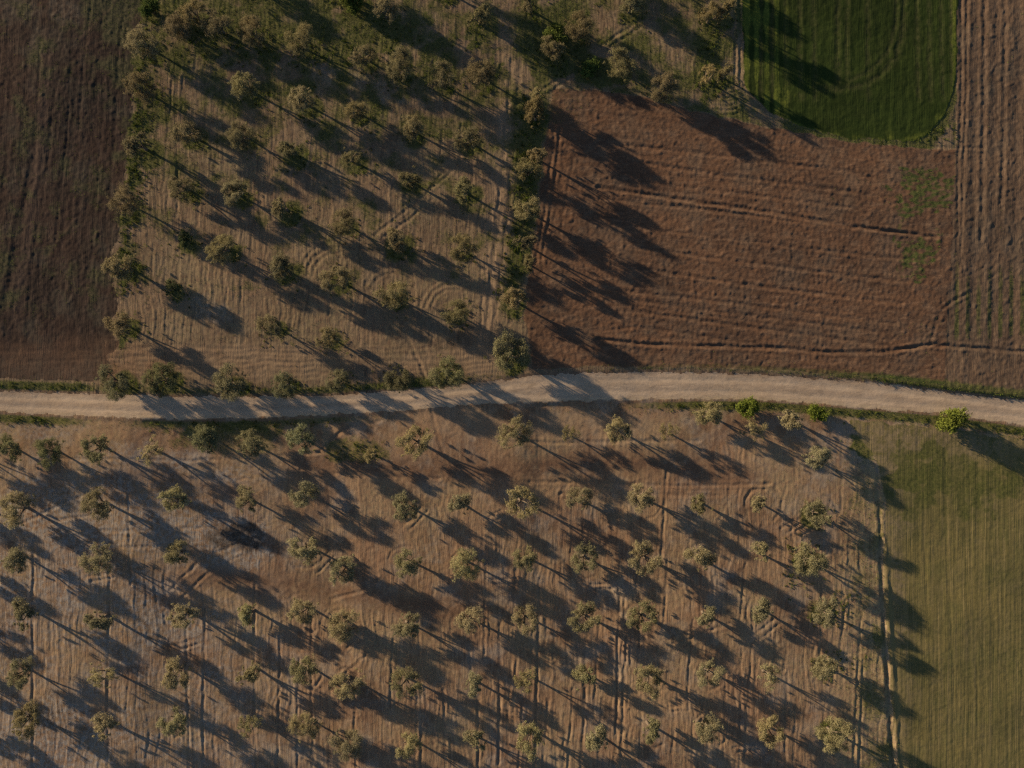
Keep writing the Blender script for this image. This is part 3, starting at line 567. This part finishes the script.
# ------------------------------------------------------------------ round green bushes
def make_bush(seed, r, h, n, mat, leaf=0.07):
    rs = random.Random(seed); P, Nn = [], []
    for k in range(9):
        a = rs.uniform(0, 6.28); q = math.sqrt(rs.random()) * .62
        c = np.array([math.cos(a) * q * r, math.sin(a) * q * r, h * rs.uniform(.3, .68)])
        p, nn_ = clump_pts(c, np.array([.5 * r, .5 * r, .42 * h]), n // 9); P.append(p); Nn.append(nn_)
    P = np.concatenate(P); P[:, 2] = np.abs(P[:, 2]); v, f = leaves(P, np.concatenate(Nn), leaf)
    cr = mesh_np('foliage', v, f, [mat], {'tone': np.repeat(np.clip(rng.normal(.5, .25, len(P)), 0, 1), 4)}, False)
    TV, TF = [], []
    for k in range(5):
        a = 2 * math.pi * k / 5 + rs.uniform(-.3, .3)
        vv, ff = tube([(0, 0, -.1), (math.cos(a) * r * .15, math.sin(a) * r * .15, h * .3), (math.cos(a) * r * .4, math.sin(a) * r * .4, h * .62)], [.06, .045, .02]); o = len(TV); TV += vv; TF += [tuple(i + o for i in q) for q in ff]
    st = bpy.data.meshes.new('stem'); st.from_pydata([tuple(q) for q in TV], [], TF); st.materials.append(BARK); st.update()
    return cr, st
BU = [make_bush(s, 1.0, 1.5, 5200, BUSH) for s in (71, 72)]
def bush(x, y, i, s, tall, tint, label):
    k = (CAM_H - .6) / CAM_H; fx, fy = 512 + (x - 512) * k, 384 + (y - 384) * k; X, Y = P2W(fx, fy)
    root = bpy.data.objects.new('green_bush', None); COL.objects.link(root); root.location = (X, Y, gz(fx, fy)); root.scale = (s, s, s * tall); root.rotation_euler[2] = x
    root['label'] = label; root['category'] = 'bush'; root['group'] = 'green bushes'
    for nm, me in (('foliage', BU[i][0]), ('stem', BU[i][1])):
        o = bpy.data.objects.new(nm, me); COL.objects.link(o); o.parent = root; o.color = (*tint, 1)
bush(950, 423, 0, 2.0, 1.15, (1, 1, 1), 'largest round bright green bush standing alone below the road beside the green crop')
bush(746, 406, 1, 1.65, .9, (1, 1.05, 1), 'bright green bush on the lower verge between two pale olive trees')
bush(820, 411, 0, 1.5, .7, (1.05, 1.1, 1), 'low bright green bush on the verge between a pale olive and the largest bush')
bush(556, 35, 1, 1.7, .8, (.75, .8, 1), 'dull green bush beside the grove track above the red field')
bush(592, 70, 0, 1.5, .6, (.6, .72, 1), 'low dark green bush at the top edge of the red field')
bush(152, 11, 0, 1.5, .9, (.6, .7, 1), 'dark green bush in the hedge line at the top of the dark field')
bush(352, 6, 1, 1.8, .8, (.75, .78, .9), 'olive green bush at the top edge above the dense belt')

# ------------------------------------------------------------------ ground cover
def scatter(n, fn, box=(-40, 1064, -40, 808)):
    x = rng.uniform(box[0], box[1], n); y = rng.uniform(box[2], box[3], n)
    keep = rng.uniform(0, 1, n) < fn(x, y); return x[keep], y[keep]
gxp = gx * S + 512; gyp = 384 - gy * S
def lookup(arr, x, y):
    i = np.clip(np.searchsorted(gx, (x - 512) / S), 0, nx - 1); j = np.clip(np.searchsorted(gy, (384 - y) / S), 0, ny - 1)
    return arr.reshape(ny, nx)[j, i]
def tufts(name, x, y, hmin, hmax, blades, wid, mat, lean=0.7):
    n = len(x); z = lookup(H, x, y); X = (x - 512) / S; Y = (384 - y) / S
    P = np.repeat(np.stack([X, Y, z - 0.01], 1), blades, 0); k = len(P)
    P[:, :2] += rng.normal(size=(k, 2)) * 0.09
    hh = rng.uniform(hmin, hmax, k); a = rng.uniform(0, 6.283, k); le = hh * rng.uniform(.2, 1, k) * lean
    w2 = rng.uniform(.6, 1.3, k) * wid; ca, sa = np.cos(a), np.sin(a)
    b0 = P + np.stack([-sa * w2, ca * w2, 0 * a], 1); b1 = P + np.stack([sa * w2, -ca * w2, 0 * a], 1)
    tp = P + np.stack([ca * le, sa * le, hh], 1)
    v = np.stack([b0, b1, tp], 1).reshape(-1, 3); f = np.arange(3 * k).reshape(k, 3)
    me = mesh_np(name, v, f, [mat], {'tone': np.repeat(rng.uniform(0, 1, k), 3)}, False)
    o = bpy.data.objects.new(name, me); COL.objects.link(o); o['kind'] = 'stuff'; return o
def d_dry(x, y):
    g = lookup(M['grove'], x, y); up_ = y < 400
    return np.clip(g * np.where(up_, .32, .22) * (0.45 + 0.9 * noise(x / 30, y / 30, 91)) * (1 - lookup(ATT['worn'], x, y)) * (1 - lookup(ATT['char'], x, y)), 0, 1)
x, y = scatter(60000, d_dry)
o = tufts('dry_grass', x, y, .06, .20, 3, .018, DRYG, 1.1); o['label'] = 'short dry grass between the olive trees'
def d_weed(x, y): return np.clip(lookup(ATT['weed'], x, y) * (1 - lookup(M['gc'], x, y)) * (1 - lookup(M['lc'], x, y)) * (.25 + .9 * lookup(ATT['weed'], x, y)) * (1 - lookup(M['road'], x, y)), 0, 1) * np.where(lookup(M['pl'], x, y) + lookup(M['pr'], x, y) + lookup(M['strip'], x, y) > .5, .4, 1)
x, y = scatter(260000, d_weed)
o = tufts('green_grass', x, y, .05, .16, 3, .03, WEED, 1.0); o['label'] = 'low green weeds and grass'
# rank weeds along hedge lines and verges
def d_rank(x, y):
    a = np.exp(-((x - PL_R(y) - 11) / 8) ** 2) * (y < 300) * 1.5
    b_ = np.exp(-((x - (PR_L(y) - 20)) / 9) ** 2) * (y > 95) * (y < 300) * 1.5
    c = 1.5 * np.exp(-((y - ROAD_N(x) + 6) / 4) ** 2) * np.interp(x, [-50, 78, 85, 300, 320, 420, 440, 860, 900, 1060], [1, 1, .1, .2, .5, .5, 0, .25, .9, .9])
    d = 1.4 * np.exp(-((y - ROAD_S(x) - 6) / 4.5) ** 2) * np.interp(x, [-50, 40, 60, 140, 160, 320, 350, 620, 700, 900, 1060], [.8, .8, 0, 0, .5, .5, 0, 0, .6, .9, .5])
    e = (0.8 * np.exp(-(((x - 355) / 26) ** 2 + ((y - 452) / 9) ** 2)) + .7 * np.exp(-(((x - 555) / 16) ** 2 + ((y - 52) / 22) ** 2)) + .8 * np.exp(-(((x - 935) / 22) ** 2 + ((y - 133) / 7) ** 2)) + .7 * np.exp(-(((x - 708) / 7) ** 2 + ((y - 62) / 36) ** 2))
         + .5 * np.exp(-(((x - 290) / 130) ** 2 + ((y - 48) / 16) ** 2)) + .6 * np.exp(-(((x - 380) / 30) ** 2 + ((y - 372) / 6) ** 2)))
    return np.clip((a + b_ + c + d + e) * (.55 + 1.1 * noise(x / 9, y / 9, 95)), 0, 1) * (1 - lookup(M['road'], x, y)) * .6
x, y = scatter(130000, d_rank)
tx = np.array([t for t in TREES if (t[1] < ROAD_N(t[0]) and -20 < t[0] < 740) or (798 < t[0] < 850 and t[1] > 500)] * 1 + [(800, 548, 1), (792, 578, 1), (834, 600, 1), (836, 655, 1), (800, 548, 1), (834, 600, 1)])
kk = rng.integers(0, len(tx), 1500); x = np.concatenate([x, tx[kk, 0] + 3 + rng.normal(0, 9, len(kk))]); y = np.concatenate([y, tx[kk, 1] + 5 + rng.normal(0, 8, len(kk))])
ok = ((y < ROAD_N(x) - 3) | (y > ROAD_S(x) + 3)) & (lookup(M['grove'], x, y) > .6); x = x[ok]; y = y[ok]
P, Nn = [], []
zz = lookup(H, x, y)
for i in range(len(x)):
    r = rng.uniform(.08, .24); c = np.array([(x[i] - 512) / S, (384 - y[i]) / S, zz[i] + r * .5]); p, q = clump_pts(c, np.array([r * 1.5, r * 1.5, r * .8]), 34); P.append(p); Nn.append(q)
P = np.concatenate(P); v, f = leaves(P, np.concatenate(Nn), .06, .5)
me = mesh_np('weeds', v, f, [WEED], {'tone': np.repeat(np.clip(np.repeat(rng.uniform(.1, .9, len(x)), 34) + rng.normal(0, .15, len(P)), 0, 1), 4)}, False)
o = bpy.data.objects.new('weeds', me); COL.objects.link(o); o['kind'] = 'stuff'; o['label'] = 'rank green weeds along hedge lines and verges'
print('rank', len(x))
